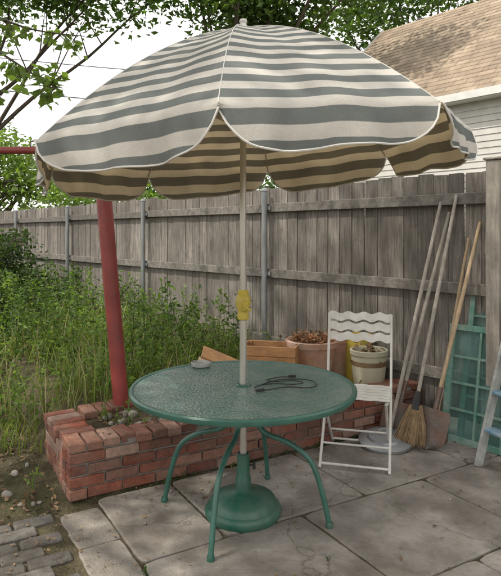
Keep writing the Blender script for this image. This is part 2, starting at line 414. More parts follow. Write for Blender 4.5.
# ------------------------------------------------------------ fence
b=B(); RF=rotz(math.atan2(FD[1],FD[0]))
def FP(t,off,z): p=F0+FD*t+FN*off; return (p[0],p[1],z)
t=-4.0
while t<20:
    w=random.uniform(.124,.142)
    h=1.91+random.uniform(-.02,.016)
    R=RF@Matrix.Rotation(random.uniform(-.008,.008),3,'Y')@rotz(random.uniform(-.04,.04))
    z0=.10
    c=Vector(FP(t,-.012+random.uniform(-.005,.004),z0+h/2))
    hx,hz2=w/2,h/2; th=.009; cc=.008
    prof=[(-hx,-hz2),(hx,-hz2),(hx,hz2-cc-random.uniform(0,.012)),(hx-cc,hz2),(-hx+cc,hz2-random.uniform(0,.006)),(-hx,hz2-cc-random.uniform(0,.012))]
    vs=[c+R@Vector((x,y,z)) for y in(-th,th) for (x,z) in prof]
    b.add(vs,[(0,1,2,3,4,5),(11,10,9,8,7,6)]+[(i,i+6,(i+1)%6+6,(i+1)%6) for i in range(6)],fence_m)
    t+=w+random.uniform(.003,.010)
for zr in (.42,1.12,1.80):
    for k in range(-2,9):
        b.box(FP(k*2.44-1.22+2.44,.028,zr+random.uniform(-.01,.01)),(2.43,.038,.088),rail_m,RF@Matrix.Rotation(random.uniform(-.005,.005),3,'Y'),bev=.004)
for k in range(1,9):
    p0=Vector(FP(k*2.44,.08,0)); b.tube([p0,p0+Vector((0,0,1.97))],.030,galv,12)
    b.lathe(p0+Vector((0,0,1.97)),[(.034,0),(.036,.01),(.03,.03),(.01,.042),(0,.044)],galv,10)
    for zr in(.42,1.12,1.80): b.box(FP(k*2.44,.055,zr),(.13,.02,.04),galv,RF)
b.obj('wooden_fence')
b=B(); b.box(FP(-.04,.10,1.03),(.10,.10,2.06),handleg,RF,bev=.008); b.box(FP(-.04,.10,2.072),(.13,.13,.02),handleg,RF,bev=.006); b.obj('fence_gate_post')

# ------------------------------------------------------------ clothesline post (red)
b=B()
pf=Vector((-.925,4.2,.15)); pt=Vector((-1.10,4.22,2.20))
b.tube([pf,pf.lerp(pt,.5),pt],.056,red_m,24)
b.lathe(pt,[(.058,0),(.05,.02),(0,.03)],red_m,16)
b.tube([(-2.9,4.25,2.14),(-1.1,4.22,2.14),(-.25,4.20,2.14)],.027,red_m,12)
for xx in(-2.7,-2.2,-1.6,-.6): b.tube([(xx,4.22,2.165),(xx,4.22,2.2),(xx+.03,4.22,2.21)],.006,steel,6)
b.lathe(pf+Vector((0,0,.07)),[(.10,0),(.095,.03),(.06,.05)],mortar,14)
b.obj('clothesline_post',smooth=True)

# ------------------------------------------------------------ table
TC=Vector((-.04,3.17,0)); TZ=.70; TR=.61
te=empty('patio_table',TC)
b=B()
b.lathe(TC,[(.028,TZ-.006),(TR-.012,TZ-.006),(TR-.012,TZ+.002),(.028,TZ+.002),(.028,TZ-.006)],tableglass,96); b.obj('glass_top',te)
b=B()
b.lathe(TC,[(TR-.022,TZ-.022),(TR-.002,TZ-.024),(TR+.004,TZ-.014),(TR+.004,TZ),(TR-.004,TZ+.008),(TR-.016,TZ+.007),(TR-.022,TZ+.003),(TR-.022,TZ-.022)],darkgreen,96)
b.lathe(TC,[(.022,TZ-.02),(.036,TZ-.02),(.042,TZ+.006),(.03,TZ+.012),(.022,TZ+.006),(.022,TZ-.02)],darkgreen,24)
b.obj('rim',te,smooth=True)
b=B()
for k in range(4):
    a=math.radians(72+90*k); e=Vector((math.cos(a),math.sin(a),0))
    prof=[(.585,.675),(.50,.665),(.30,.63),(.13,.575),(.085,.51),(.13,.455),(.26,.415),(.37,.34),(.43,.20),(.475,.012)]
    b.tube(smooth_path([TC+e*r+Vector((0,0,z)) for r,z in prof],6),.0145,darkgreen,12)
    b.lathe(TC+e*.475,[(.0,0),(.019,0),(.019,.018),(.015,.028)],greenplastic,12)
b.lathe(TC,[(.07,.50),(.085,.50),(.085,.525),(.07,.525),(.07,.50)],darkgreen,28)
b.lathe(TC,[(.022,.54),(.12,.56),(.12,.565),(.022,.56)],darkgreen,24)
b.obj('legs',te,smooth=True)
# ashtray near the far left of the table
b=B(); A0=Vector((-.31,3.62,TZ+.003))
b.lathe(A0,[(0,0),(.050,0),(.058,.006),(.062,.026),(.056,.028),(.050,.010),(0,.008)],ashm,32)
for a in (0.3,2.4,4.5): b.box(A0+Vector((.058*math.cos(a),.058*math.sin(a),.027)),(.014,.010,.005),ashm,rotz(a),bev=.001)
b.obj('ashtray',smooth=True)

# umbrella stand
b=B(); mod=lambda th,z:1+(.02*abs(math.cos(8*th)) if .02<z<.12 else 0)
b.lathe(TC,[(0,0),(.200,0),(.207,.012),(.207,.035),(.200,.05),(.187,.058),(.182,.075),(.165,.098),(.11,.118),(.055,.128),(.045,.135),(.042,.20),(.036,.21),(.034,.33),(.029,.335),(.027,.20)],greenplastic,96,mod)
b.tube([TC+Vector((.03,0,.27)),TC+Vector((.06,-.01,.27))],.005,black,8); b.tube([TC+Vector((.06,-.01,.25)),TC+Vector((.06,-.01,.29))],.008,black,8)
b.obj('umbrella_stand',smooth=True)

# ------------------------------------------------------------ umbrella
ue=empty('patio_umbrella',TC)
APZ=2.655; R0=1.16; H=.66; tilt=Matrix.Rotation(math.radians(-4.2),3,'Y'); piv=TC+Vector((0,0,APZ))
def U(p): return piv+tilt@(Vector(p)-Vector((0,0,APZ)))
a0=math.radians(-90-6)
def rib(k,t):
    a=a0+k*math.pi/4; return Vector((R0*t*math.cos(a),R0*t*math.sin(a),APZ-H*(.30*t+.70*t**1.9)))
NU,NT,NV=36,30,8
arc=[0]
for i in range(1,NT+1): arc.append(arc[-1]+(rib(0,i/NT)-rib(0,(i-1)/NT)).length)
V=[];Fc=[];UVs=[]; trims=[]
for k in range(8):
    o=len(V)
    am=a0+(k+.5)*math.pi/4; outw=Vector((math.cos(am),math.sin(am),0))
    rr=random.Random(k); ph=rr.uniform(0,6)
    def wr(w,t,sag): return (.006*math.sin(7*w+ph+6*t)+.004*math.sin(17*w+2*ph-5*t)+.004*math.sin(11*t+5*w+ph))*t*sag
    for i in range(NT+1):
        t=i/NT; p0=rib(k,t);p1=rib(k+1,t)
        for j in range(NU+1):
            w=j/NU; p=p0.lerp(p1,w); x=2*w-1
            sag=(1-x*x); p=p+Vector((0,0,-.018*sag*math.sin(math.pi*min(t*1.1,1))+wr(w,t,sag)))
            V.append(p); UVs.append((w,arc[i]))
    for q in range(1,NV+1):
        fr=q/NV; p0=rib(k,1);p1=rib(k+1,1)
        for j in range(NU+1):
            w=j/NU;x=2*w-1; sag=1-x*x
            Lm=.010+.162*(1-abs(x)**6.5)**.85*(1-.05*math.cos(x*3+ph))
            p=p0.lerp(p1,w)+Vector((0,0,wr(w,1,sag))); l=Lm*fr
            p=p+outw*(.018*math.sin(l/.16*1.6)+(.014*math.sin(9*w*math.pi/2+ph)+.008*math.sin(23*w+ph)+.005*math.sin(41*w))*fr)+Vector((0,0,-l))
            V.append(p); UVs.append((w,arc[-1]+l))
    nr=NT+1+NV
    for i in range(nr-1):
        for j in range(NU):
            a=o+i*(NU+1)+j; Fc.append((a,a+1,a+NU+2,a+NU+1))
    trims.append([V[o+(nr-1)*(NU+1)+j] for j in range(NU+1)])
me=bpy.data.meshes.new('canopy'); me.from_pydata([tuple(U(v)-TC) for v in V],[],Fc); me.materials.append(canvas)
uvl=me.uv_layers.new(name='UVMap')
for lp in me.loops: uvl.data[lp.index].uv=UVs[lp.vertex_index]
me.polygons.foreach_set('use_smooth',[True]*len(Fc)); me.update()
co=bpy.data.objects.new('canopy',me); scene.collection.objects.link(co); co.parent=ue
b=B()
for tr in trims: b.tube([U(p) for p in tr],.0045,whitepl,6)
for k in range(8):
    b.tube([U(rib(k,t)+Vector((0,0,.001))) for t in np.linspace(.03,1,20)],.0020,whitepl,5)
b.obj('canopy_trim',ue,smooth=True)
b=B()
for k in range(8):
    b.tube([U(rib(k,t)+Vector((0,0,-.012))) for t in np.linspace(.02,1,16)],.0045,polem,6)
    b.tube([U(Vector((.03*math.cos(a0+k*math.pi/4),.03*math.sin(a0+k*math.pi/4),2.10))),U(rib(k,.52)+Vector((0,0,-.014)))],.004,polem,6)
b.lathe(U((0,0,2.07)),[(.022,0),(.036,.0),(.04,.03),(.03,.06),(.022,.06)],whitepl,16)
b.obj('ribs',ue,smooth=True)
b=B()
b.tube([TC+Vector((0,0,.10)),TC+Vector((0,0,1.30))],.0195,polem,20)
b.tube([TC+Vector((0,0,1.18)),TC+Vector((0,0,2.64))],.0175,polem,20)
b.obj('pole',ue,smooth=True)
b=B(); b.lathe(piv+Vector((0,0,-.015)),[(.06,-.002),(.05,.012),(.022,.022),(.016,.04),(.022,.05),(.018,.062),(0,.068)],whitepl,20); b.obj('finial',ue,smooth=True)
b=B(); b.lathe(TC,[(.02,1.06),(.030,1.065),(.033,1.09),(.028,1.105),(.034,1.12),(.042,1.15),(.040,1.185),(.030,1.20),(.032,1.215),(.024,1.225),(.02,1.225)],yellow,20)
b.box(TC+Vector((.012,-.036,1.14)),(.028,.04,.06),yellow,bev=.008)
b.tube([TC+Vector((.012,-.055,1.14)),TC+Vector((.012,-.075,1.14)),TC+Vector((.045,-.078,1.12))],.007,yellow,8)
b.obj('tilt_crank',ue,smooth=True)

# cable on the table
b=B(); z=TZ+.008
def cab(pts,r=.003): b.tube(smooth_path([(TC.x+x,TC.y+y,z+ (zz if zz else 0)) for x,y,zz in pts],7),r,black,6)
cab([(.06,-.06,0),(.12,.02,0),(.2,.10,.0),(.30,.12,.0),(.38,.07,.003),(.40,-.02,0),(.34,-.07,0),(.24,-.05,0),(.16,-.09,0),(.09,-.13,0)])
cab([(.10,-.02,.004),(.18,.0,.004),(.27,-.02,.006),(.33,.02,.004),(.28,.07,.004),(.18,.05,.004),(.13,.09,.0),(.2,.16,0),(.27,.17,0)])
b.box((TC.x+.09,TC.y-.13,z+.004),(.05,.018,.012),black,rotz(.4),bev=.003)
b.box((TC.x+.28,TC.y+.17,z+.004),(.045,.018,.012),black,rotz(.1),bev=.003)
b.obj('black_cable',smooth=True)

# ------------------------------------------------------------ white folding chair
b=B(); CC=Vector((.73,3.97,0)); RC=rotz(math.radians(-15))
def c(x,y,z): return CC+RC@Vector((x,y,z))
hw=.222
for sx in(-1,1):
    b.tube(smooth_path([c(sx*hw,-.25,.008),c(sx*hw,-.05,.22),c(sx*hw,.14,.45),c(sx*hw,.21,.66),c(sx*hw,.26,.95)],5),.0095,whitep,8)
    b.tube(smooth_path([c(sx*(hw-.022),.27,.008),c(sx*(hw-.022),.02,.24),c(sx*(hw-.022),-.20,.435)],5),.0095,whitep,8)
    b.tube([c(sx*(hw-.012),-.20,.44),c(sx*(hw-.012),.17,.45)],.009,whitep,8)
b.tube([c(-hw,-.23,.03),c(hw,-.23,.03)],.008,whitep,8); b.tube([c(-hw+.02,.255,.03),c(hw-.02,.255,.03)],.008,whitep,8)
b.tube([c(-hw+.02,.13,.14),c(hw-.02,.13,.14)],.007,whitep,8); b.tube([c(-hw,-.13,.13),c(hw,-.13,.13)],.007,whitep,8)
def slat(y0,z0,hh,nrm,wav,ph,back):
    n=40;vs=[];fs=[]
    for i in range(n+1):
        x=-hw+.0+2*hw*i/n; a=math.sin(i/n*math.pi*8+ph)
        for side in(-1,1):
            e=side*hh+wav*a
            for th in(-.0015,.0015):
                if back: vs.append(c(x,y0+e*.2+th,z0+e))
                else: vs.append(c(x,y0+e,z0+th))
    for i in range(n):
        q=i*4; fs+= [(q,q+4,q+6,q+2),(q+1,q+3,q+7,q+5),(q,q+1,q+5,q+4),(q+2,q+6,q+7,q+3)]
    b.add(vs,fs,whitep)
for i in range(3): slat(.235+.012*i,.785+i*.072,.028,0,.008,0,True)
for i in range(6): slat(-.185+.068*i,.456,.028,0,.005,0,False)
b.obj('folding_chair')

# ------------------------------------------------------------ pots & crate
def hz(x,y): return float(hgt(np.array([x]),np.array([y]))[0])
def twigs(b,cx,cy,z,n,rad,h,mat):
    for i in range(n):
        a=random.uniform(0,6.28); r=rad*random.random()
        p0=Vector((cx+r*.5*math.cos(a),cy+r*.5*math.sin(a),z)); p1=p0+Vector((rad*.7*math.cos(a),rad*.7*math.sin(a),h*random.uniform(.3,1)))
        b.tube([p0,p0.lerp(p1,.5)+Vector((0,0,h*.2)),p1],[.004,.003,.002],mat,4)
b=B(); px,py=.53,4.98; z0=hz(px,py)-.01
b.lathe((px,py,z0),[(0,0),(.12,0),(.135,.02),(.17,.16),(.20,.30),(.21,.335),(.228,.34),(.232,.385),(.222,.395),(.20,.39),(.195,.34),(.0,.335)],terracotta,40)
twigs(b,px,py,z0+.33,44,.19,.15,deadleaf)
cc=np.array([[px,py,z0+.40]])+rng.normal(size=(240,3))*np.array([.085,.085,.022]); v,f=leaf_arrays(cc,.042); add_np(b,v,f,petal)
cc=np.array([[px,py,z0+.39]])+rng.normal(size=(160,3))*np.array([.09,.09,.03]); v,f=leaf_arrays(cc,.045); add_np(b,v,f,deadleaf)
b.obj('terracotta_pot',smooth=True)
b=B(); px,py=.98,4.80; z0=hz(px,py)-.01
gm=lambda th,z:1+.012*math.cos(14*th)*(.03<z<.28)
b.lathe((px,py,z0),[(0,0),(.11,0),(.12,.02),(.135,.15),(.140,.21)],glaze,56,gm)
b.lathe((px,py,z0),[(.140,.21),(.143,.25)],bandm,56,gm)
b.lathe((px,py,z0),[(.143,.25),(.145,.29),(.155,.30),(.157,.335),(.15,.34),(.138,.335),(.132,.28),(0,.27)],glaze,56,gm)
cc=np.array([[px,py,z0+.31]])+rng.normal(size=(90,3))*np.array([.05,.05,.03]); v,f=leaf_arrays(cc,.05); add_np(b,v,f,deadleaf)
b.obj('ribbed_pot',smooth=True)
b=B(); px,py=.93,5.06; z0=hz(px,py)-.01
b.lathe((px,py,z0),[(0,0),(.10,0),(.125,.39),(.131,.392),(.131,.41),(.12,.41),(.10,.02),(0,.02)],yellow,32)
b.tube([Vector((px+.13*math.cos(a),py,z0+.40+.10*math.sin(a))) for a in np.linspace(0,math.pi,14)],.003,steel,6)
b.obj('yellow_bucket',smooth=True)
b=B(); px,py=.74,5.16; z0=hz(px,py)-.01
b.lathe((px,py,z0),[(0,0),(.12,0),(.16,.2),(.18,.34),(.19,.345),(.192,.38),(.18,.385),(.165,.34),(0,.33)],terracotta,36); b.obj('terracotta_pot',smooth=True)
b=B(); px,py=.17,4.84; z0=hz(px,py); Rk=rotz(math.radians(-14))
for i in range(4):
    for sy in(-1,1): b.box(Vector((px,py,z0+.045+i*.085))+Rk@Vector((0,sy*.13,0)),(.46,.016,.080),woodnew,Rk,bev=.003)
for sx in(-1,1):
    for i in range(4): b.box(Vector((px,py,z0+.045+i*.085))+Rk@Vector((sx*.222,0,0)),(.016,.243,.080),woodnew,Rk,bev=.003)
    for sy in(-1,1): b.box(Vector((px,py,z0+.17))+Rk@Vector((sx*.20,sy*.108,0)),(.026,.026,.33),woodnew,Rk,bev=.003)
b.obj('wooden_crate')
b=B()
b.box((-.10,4.62,z0+.20),(.62,.14,.02),woodnew,rotz(.12)@Matrix.Rotation(.42,3,'Y')@Matrix.Rotation(.5,3,'X'),bev=.003)
b.box((-.16,4.74,z0+.16),(.58,.12,.02),handlem,rotz(-.2)@Matrix.Rotation(.12,3,'Y')@Matrix.Rotation(.6,3,'X'),bev=.003)
b.obj('scrap_boards')
b=B(); RL=Matrix.Rotation(.14,3,'X')@Matrix.Rotation(-.06,3,'Y')
b.lathe((.98,4.20,.028),[(.19,0),(.195,.004),(.195,.022),(.185,.026),(.13,.035),(.12,.05),(.0,.055)],galv,40,R=RL)
b.tube(smooth_path([(.93,4.20,.08),(.935,4.20,.112),(1.025,4.20,.117),(1.03,4.20,.075)],4),.005,galv,6)
b.obj('bin_lid',smooth=True)
# stones in planter
b=B()
def stone(c0,r,m):
    import bmesh
    bm=bmesh.new(); bmesh.ops.create_icosphere(bm,subdivisions=2,radius=1)
    o=[random.uniform(-5,5) for _ in range(3)]; sx,sy,sz=random.uniform(.7,1.3),random.uniform(.7,1.2),random.uniform(.45,.8)
    vs=[]
    for v in bm.verts:
        p=v.co; q=1+.18*math.sin(3*p.x+o[0])+.14*math.sin(4*p.y+o[1])+.1*math.sin(5*p.z+o[2])
        vs.append(Vector(c0)+Vector((p.x*sx,p.y*sy,p.z*sz))*q*r)
    fs=[[v.index for v in f.verts] for f in bm.faces]; bm.free(); b.add(vs,fs,m)
for i in range(75):
    uu,ss=random.uniform(.25,2.4),random.uniform(.22,.62); x,y,_=W(uu,ss); stone((x,y,hz(x,y)+.01),random.uniform(.015,.05),rock_m)
for i in range(50):
    uu,ss=random.uniform(-1.8,-.1),random.uniform(-.05,1.6); x,y,_=W(uu,ss); stone((x,y,hz(x,y)+.005),random.uniform(.010,.035),rock_m)
for i in range(90):
    uu,ss=random.uniform(.2,4),-abs(random.gauss(0,.5))-.02; x,y,_=W(uu,ss); stone((x,y,.006),random.uniform(.003,.009),rock_m)
b.obj('garden_stones',smooth=True,autos=False)

# ------------------------------------------------------------ tools
def handle(b,p0,p1,r,m):
    p0,p1=Vector(p0),Vector(p1); b.tube([p0,p0.lerp(p1,.5),p1],[r,r*1.05,r*.9],m,10)
b=B(); p0=Vector((1.02,4.26,.05)); p1=Vector((1.50,4.57,1.78)); handle(b,p0,p1,.014,handleg)
b.box(p0,(.36,.02,.022),steel,rotz(.3),bev=.003)
for i in range(13):
    q=p0+rotz(.3)@Vector((-.17+.34*i/12,0,0)); b.tube([q,q+Vector((.0,-.03,-.01)),q+Vector((0,-.045,-.045))],[.004,.004,.002],steel,5)
b.obj('garden_rake')
b=B(); p0=Vector((1.19,4.17,.30)); p1=Vector((1.585,4.46,1.83)); handle(b,p0,p1,.0135,handleg)
ax=(p0-p1).normalized(); sd=Vector((.80,-.25,0)).normalized()
b.tube([p0-ax*.10,p0+ax*.03],[.02,.035],black,10)
for i in range(420):
    a=random.uniform(-1,1); w2=random.uniform(-1,1); q=p0+sd*a*.04+Vector((.2,.8,0)).normalized()*w2*.02
    e=p0+ax*(.29+random.uniform(-.04,0))+sd*(a*.10+random.uniform(-.02,.02))+Vector((.2,.8,0))*w2*.04; e.z=max(e.z,.006)
    b.tube([q,q.lerp(e,.5)+sd*a*.008,e],[.003,.0026,.0014],bristle,4)
b.obj('straw_broom')
def shovel(name,p0,p1,hm,facing):
    b=B(); p0,p1=Vector(p0),Vector(p1); ax=(p0-p1).normalized(); handle(b,p0,p1,.0145,hm)
    sd=Vector(facing).normalized(); sd=(sd-ax*sd.dot(ax)).normalized(); nn=ax.cross(sd)
    b.tube([p0-ax*.16,p0+ax*.04],[.018,.02],steel,10)
    n,m2=12,10;vs=[];fs=[]
    for i in range(n+1):
        t=i/n; w=.112*(1 if t<.62 else math.sqrt(max(0,1-((t-.62)/.38)**2)))+.002; w*= .93+.07*min(t*6,1)
        for j in range(m2+1):
            x=2*j/m2-1; vs.append(p0+ax*(.29*t)+sd*w*x+nn*(.028*(1-x*x)*(1-.4*t)-.012*t))
    for i in range(n):
        for j in range(m2): q=i*(m2+1)+j; fs.append((q,q+1,q+m2+2,q+m2+1))
    b.add(vs,fs,steel); b.obj(name,smooth=True)
shovel('garden_shovel',(1.32,4.14,.28),(1.72,4.34,1.62),handlem,(.85,-.5,0))
shovel('garden_shovel',(1.12,4.32,.28),(1.56,4.55,1.70),handleg,(.85,-.5,0))
b=B(); p0=Vector((1.36,4.30,.05)); p1=Vector((1.66,4.41,1.50)); handle(b,p0,p1,.012,handlem)
b.tube(smooth_path([p0+Vector((.01,0,.08)),p0+Vector((.01,-.02,0)),p0+Vector((0,-.08,.02))],4),.006,steel,6)
b.box(p0+Vector((0,-.09,.0)),(.16,.004,.09),steel,rotz(.2)@Matrix.Rotation(.2,3,'X')); b.obj('garden_hoe')

# ------------------------------------------------------------ old windows leaning
def window(name,bl_,br_,h,lean,nx_,nz_,mat,fw=.045,glass=True,mw=.018):
    b=B(); P0=Vector(bl_);P1=Vector(br_); ex=(P1-P0); w=ex.length; ex.normalize()
    back=Vector((0,0,1)).cross(ex); ez=(Vector((0,0,math.cos(lean)))+back*math.sin(lean)).normalized(); ey=ez.cross(ex)
    R=Matrix((ex,ey,ez)).transposed()
    def q(x,y,z): return P0+R@Vector((x,y,z))
    d=.035
    b.box(q(fw/2,0,h/2),(fw,d,h),mat,R,bev=.004); b.box(q(w-fw/2,0,h/2),(fw,d,h),mat,R,bev=.004)
    b.box(q(w/2,0,fw/2),(w-2*fw,d-.004,fw),mat,R,bev=.003); b.box(q(w/2,0,h-fw/2),(w-2*fw,d-.004,fw),mat,R,bev=.003)
    for i in range(1,nx_): b.box(q(fw+(w-2*fw)*i/nx_,0,h/2),(mw,d*.6,h-2*fw),mat,R)
    for i in range(1,nz_): b.box(q(w/2,0,fw+(h-2*fw)*i/nz_),(w-2*fw,d*.5,mw),mat,R)
    if glass: 
        a=[q(fw-.002,.012,fw-.002),q(w-fw+.002,.012,fw-.002),q(w-fw+.002,.012,h-fw+.002),q(fw-.002,.012,h-fw+.002)]
        b.add(a,[(0,1,2,3)],winglass)
    b.obj(name)
window('old_window',(1.53,4.29,0),(2.09,3.65,0),1.12,.2,5,7,framegreen,.04)
window('old_window',(1.43,4.34,0),(2.03,3.68,0),.86,.17,4,4,framegreen,.045)
# small stepladder standing open, seen from its side
b=B()
def rail(p0,p1,w,t,m):
    p0,p1=Vector(p0),Vector(p1); d=(p1-p0); L=d.length; d.normalize(); y=Vector((.35,-.94,0)).normalized(); y=(y-d*y.dot(d)).normalized(); x=y.cross(d)
    b.box((p0+p1)/2,(w,t,L),m,Matrix((x,y,d)).transposed(),bev=.003)
lv=Vector((.35,-.94,0)).normalized(); lf=Vector((.94,.35,0)).normalized(); B0=Vector((1.50,3.82,0))
for wv in (0,.40):
    o=B0+lv*wv
    rail(o,o+lf*.30+Vector((0,0,1.06)),.055,.022,framegrey)
    rail(o+lf*.64,o+lf*.34+Vector((0,0,1.02)),.035,.018,ladblue)
for i,zz in enumerate((.24,.48,.72,.96)):
    cpt=B0+lv*.20+lf*(.30*zz/1.06+.01)+Vector((0,0,zz)); b.box(cpt,(.40-.024,.085,.02),ladblue,Matrix((lv,lf,Vector((0,0,1)))).transposed(),bev=.003)
b.box(B0+lv*.20+lf*.33+Vector((0,0,1.075)),(.44,.17,.024),ladblue,Matrix((lv,lf,Vector((0,0,1)))).transposed(),bev=.004)
for zz in (.3,.75): b.box(B0+lv*.20+lf*(.64-.30*zz/1.02)+Vector((0,0,zz)),(.38,.016,.03),framegrey,Matrix((lv,lf,Vector((0,0,1)))).transposed())
b.obj('stepladder')

# ------------------------------------------------------------ vegetation
def mask(n,x0,x1,y0,y1,smin=.75):
    out=[]
    while len(out)<n:
        x=rng.uniform(x0,x1,n*3);y=rng.uniform(y0,y1,n*3)
        p=np.stack([x,y],-1); u=(p-C0)@D;s=(p-C0)@NB;f=(p-F0)@FN
        ok=(f>.12)&(s>smin)&~((u>2.2)&(f<.5)); ok&=~((x>-.45)&(x<1.2)&(y<5.35)&(y>4.5)); ok&=~((x+.92)**2+(y-4.2)**2<.01)
        bare=((x+2.25)/.75)**2+((y-4.9)/1.0)**2
        ok&=(bare>1)|(rng.random(len(x))<.3)
        out.extend(p[ok].tolist())
    return np.array(out[:n])
def blades(b,P,hmin,hmax,w,mat,rg=rng):
    n=len(P); z=hgt(P[:,0],P[:,1]); h=rg.uniform(hmin,hmax,n); a=rg.uniform(0,6.28,n); lean=rg.uniform(.1,.8,n)*h
    dx=np.cos(a);dy=np.sin(a); wx=-dy*w*.5;wy=dx*w*.5
    vs=[]
    for t,ww in((0,1),(.35,.9),(.7,.6)):
        cx=P[:,0]+dx*lean*t**2;cy=P[:,1]+dy*lean*t**2;cz=z+h*(t-.12*t*t)
        vs.append(np.stack([cx-wx*ww,cy-wy*ww,cz],1)); vs.append(np.stack([cx+wx*ww,cy+wy*ww,cz],1))
    vs.append(np.stack([P[:,0]+dx*lean,P[:,1]+dy*lean,z+h*.86],1))
    v=np.stack(vs,1).reshape(-1,3); i=np.arange(n)*7
    f=[(k,k+1,k+3,k+2) for k in i]+[(k+2,k+3,k+5,k+4) for k in i]+[(k+4,k+5,k+6) for k in i]
    b.add(v.tolist(),[tuple(int(q) for q in t) for t in f],mat)
def clump(P,k=.9):
    s=np.sin(P[:,0]*2.3+1)*np.cos(P[:,1]*1.9)+.6*np.sin(P[:,0]*5+P[:,1]*4)
    return P[s>rng.uniform(-1.3,k-.3,len(P))]
b=B()
P=clump(mask(18000,-5.5,1.2,3.6,10)); blades(b,P,.05,.24,.010,grass_m)
P=clump(mask(3200,-5,1,4.3,10)); blades(b,P,.2,.5,.011,grass_m)
P=mask(1500,-5,1,4,10); blades(b,P,.2,.65,.006,drygrass)
b.obj('grass')
def weeds(name,P,hmin,hmax,per,ls,mat,spread=.10):
    if not len(P): return
    b=B(); cs=[]
    for (x,y) in P:
        z=hz(x,y); h=random.uniform(hmin,hmax); a=random.uniform(0,6.28); l=h*random.uniform(.05,.3)
        p0=Vector((x,y,z));p1=Vector((x+l*math.cos(a),y+l*math.sin(a),z+h)); pm=p0.lerp(p1,.5)-Vector((l*.2*math.cos(a),l*.2*math.sin(a),0))
        b.tube([p0,pm,p1],[.005,.004,.002],mat,4,False)
        for k in range(int(per*h/hmax)+3):
            t=random.uniform(.15,1); q=p0.lerp(p1,t)
            rr=spread*(1.1-t*.6)*random.random(); aa=random.uniform(0,6.28); cs.append((q.x+rr*math.cos(aa),q.y+rr*math.sin(aa),q.z+random.uniform(-.02,.02)))
    v,f=leaf_arrays(np.array(cs),ls,aspect=.42); add_np(b,v,f,mat); b.obj(name)
weeds('garden_weeds',clump(mask(700,-4,.9,4.2,8)),.10,.40,36,.050,leaf_lt)
weeds('tall_weeds',clump(mask(190,-3.4,.4,5.0,9)),.35,.85,48,.06,leaf_lt,.14)
weeds('tall_weeds',clump(mask(90,-3.0,.2,5.0,8)),.3,.8,50,.065,leaf_m,.14)
P=mask(130,-5.8,-2.4,7.5,12.5); weeds('tall_weeds',P,.4,.85,50,.075,leaf_m,.18)
P=np.array([W(random.uniform(.3,2.2),random.uniform(.24,.6))[:2] for _ in range(45)]); weeds('planter_weeds',P,.05,.17,14,.035,leaf_lt,.05)
P=np.array([W(random.uniform(-1.9,-.15),random.uniform(.0,1.6))[:2] for _ in range(90)]); weeds('low_weeds',P,.04,.18,14,.035,leaf_lt,.06)
P=np.array([W(random.choice([.14,.9,1.82,2.74])+random.uniform(-.01,.01),-random.uniform(.0,2.4))[:2] for _ in range(14)]+[W(random.uniform(.2,2.6),-.02)[:2] for _ in range(22)]); weeds('joint_weeds',P,.015,.05,8,.018,leaf_m,.025)
# fallen leaves
b=B()
P=[]
while len(P)<1300:
    uu,ss=random.uniform(-2.6,4),-abs(random.gauss(0,1))*1.1-.02
    if uu>0 and random.random()<(.45 if ss>-.3 else .78): continue
    P.append(W(uu,ss)[:2])
P=np.array(P); cc=np.stack([P[:,0],P[:,1],np.full(len(P),.008)],1)
v,f=leaf_arrays(cc,.022,aspect=.6); v[:,2]=.009+abs(v[:,2]-.008)*.35; add_np(b,v,f,deadleaf)
P=np.array([W(random.uniform(-2.5,-.05),random.uniform(-.1,1.8))[:2] for _ in range(1900)]); cc=np.stack([P[:,0],P[:,1],hgt(P[:,0],P[:,1])+.012],1)
v,f=leaf_arrays(cc,.032,aspect=.6); add_np(b,v,f,deadleaf)
P=np.array([W(random.uniform(.2,2.6),random.uniform(.05,.6))[:2] for _ in range(260)]); cc=np.stack([P[:,0],P[:,1],np.maximum(hgt(P[:,0],P[:,1]),np.where(((P-C0)@NB)<.2,.334,.2))+.006],1)
v,f=leaf_arrays(cc,.028,aspect=.6); add_np(b,v,f,deadleaf)
b.obj('fallen_leaves')

def shrub(name,c0,rad,n,ls,mat,seed):
    x,y=c0; z=hz(x,y); bl=[((x,y,z+rad*.7),rad*.75),((x-rad*.5,y+.1,z+rad*.5),rad*.55),((x+rad*.5,y-.1,z+rad*.45),rad*.5),((x+.1,y,z+rad*1.15),rad*.45)]
    tree(name,(x,y,z-.02),(x,y,z+rad*.7),.03,bl,n,26,ls,mat,seed,cs=.09,nlimb=10)
shrub('dark_shrub',(-3.7,8.4),.95,200,.07,leaf_dk,3)
shrub('dark_shrub',(-3.2,7.0),.55,110,.06,leaf_dk,4)
shrub('leafy_shrub',(-4.9,10.0),1.0,160,.08,leaf_m,5)

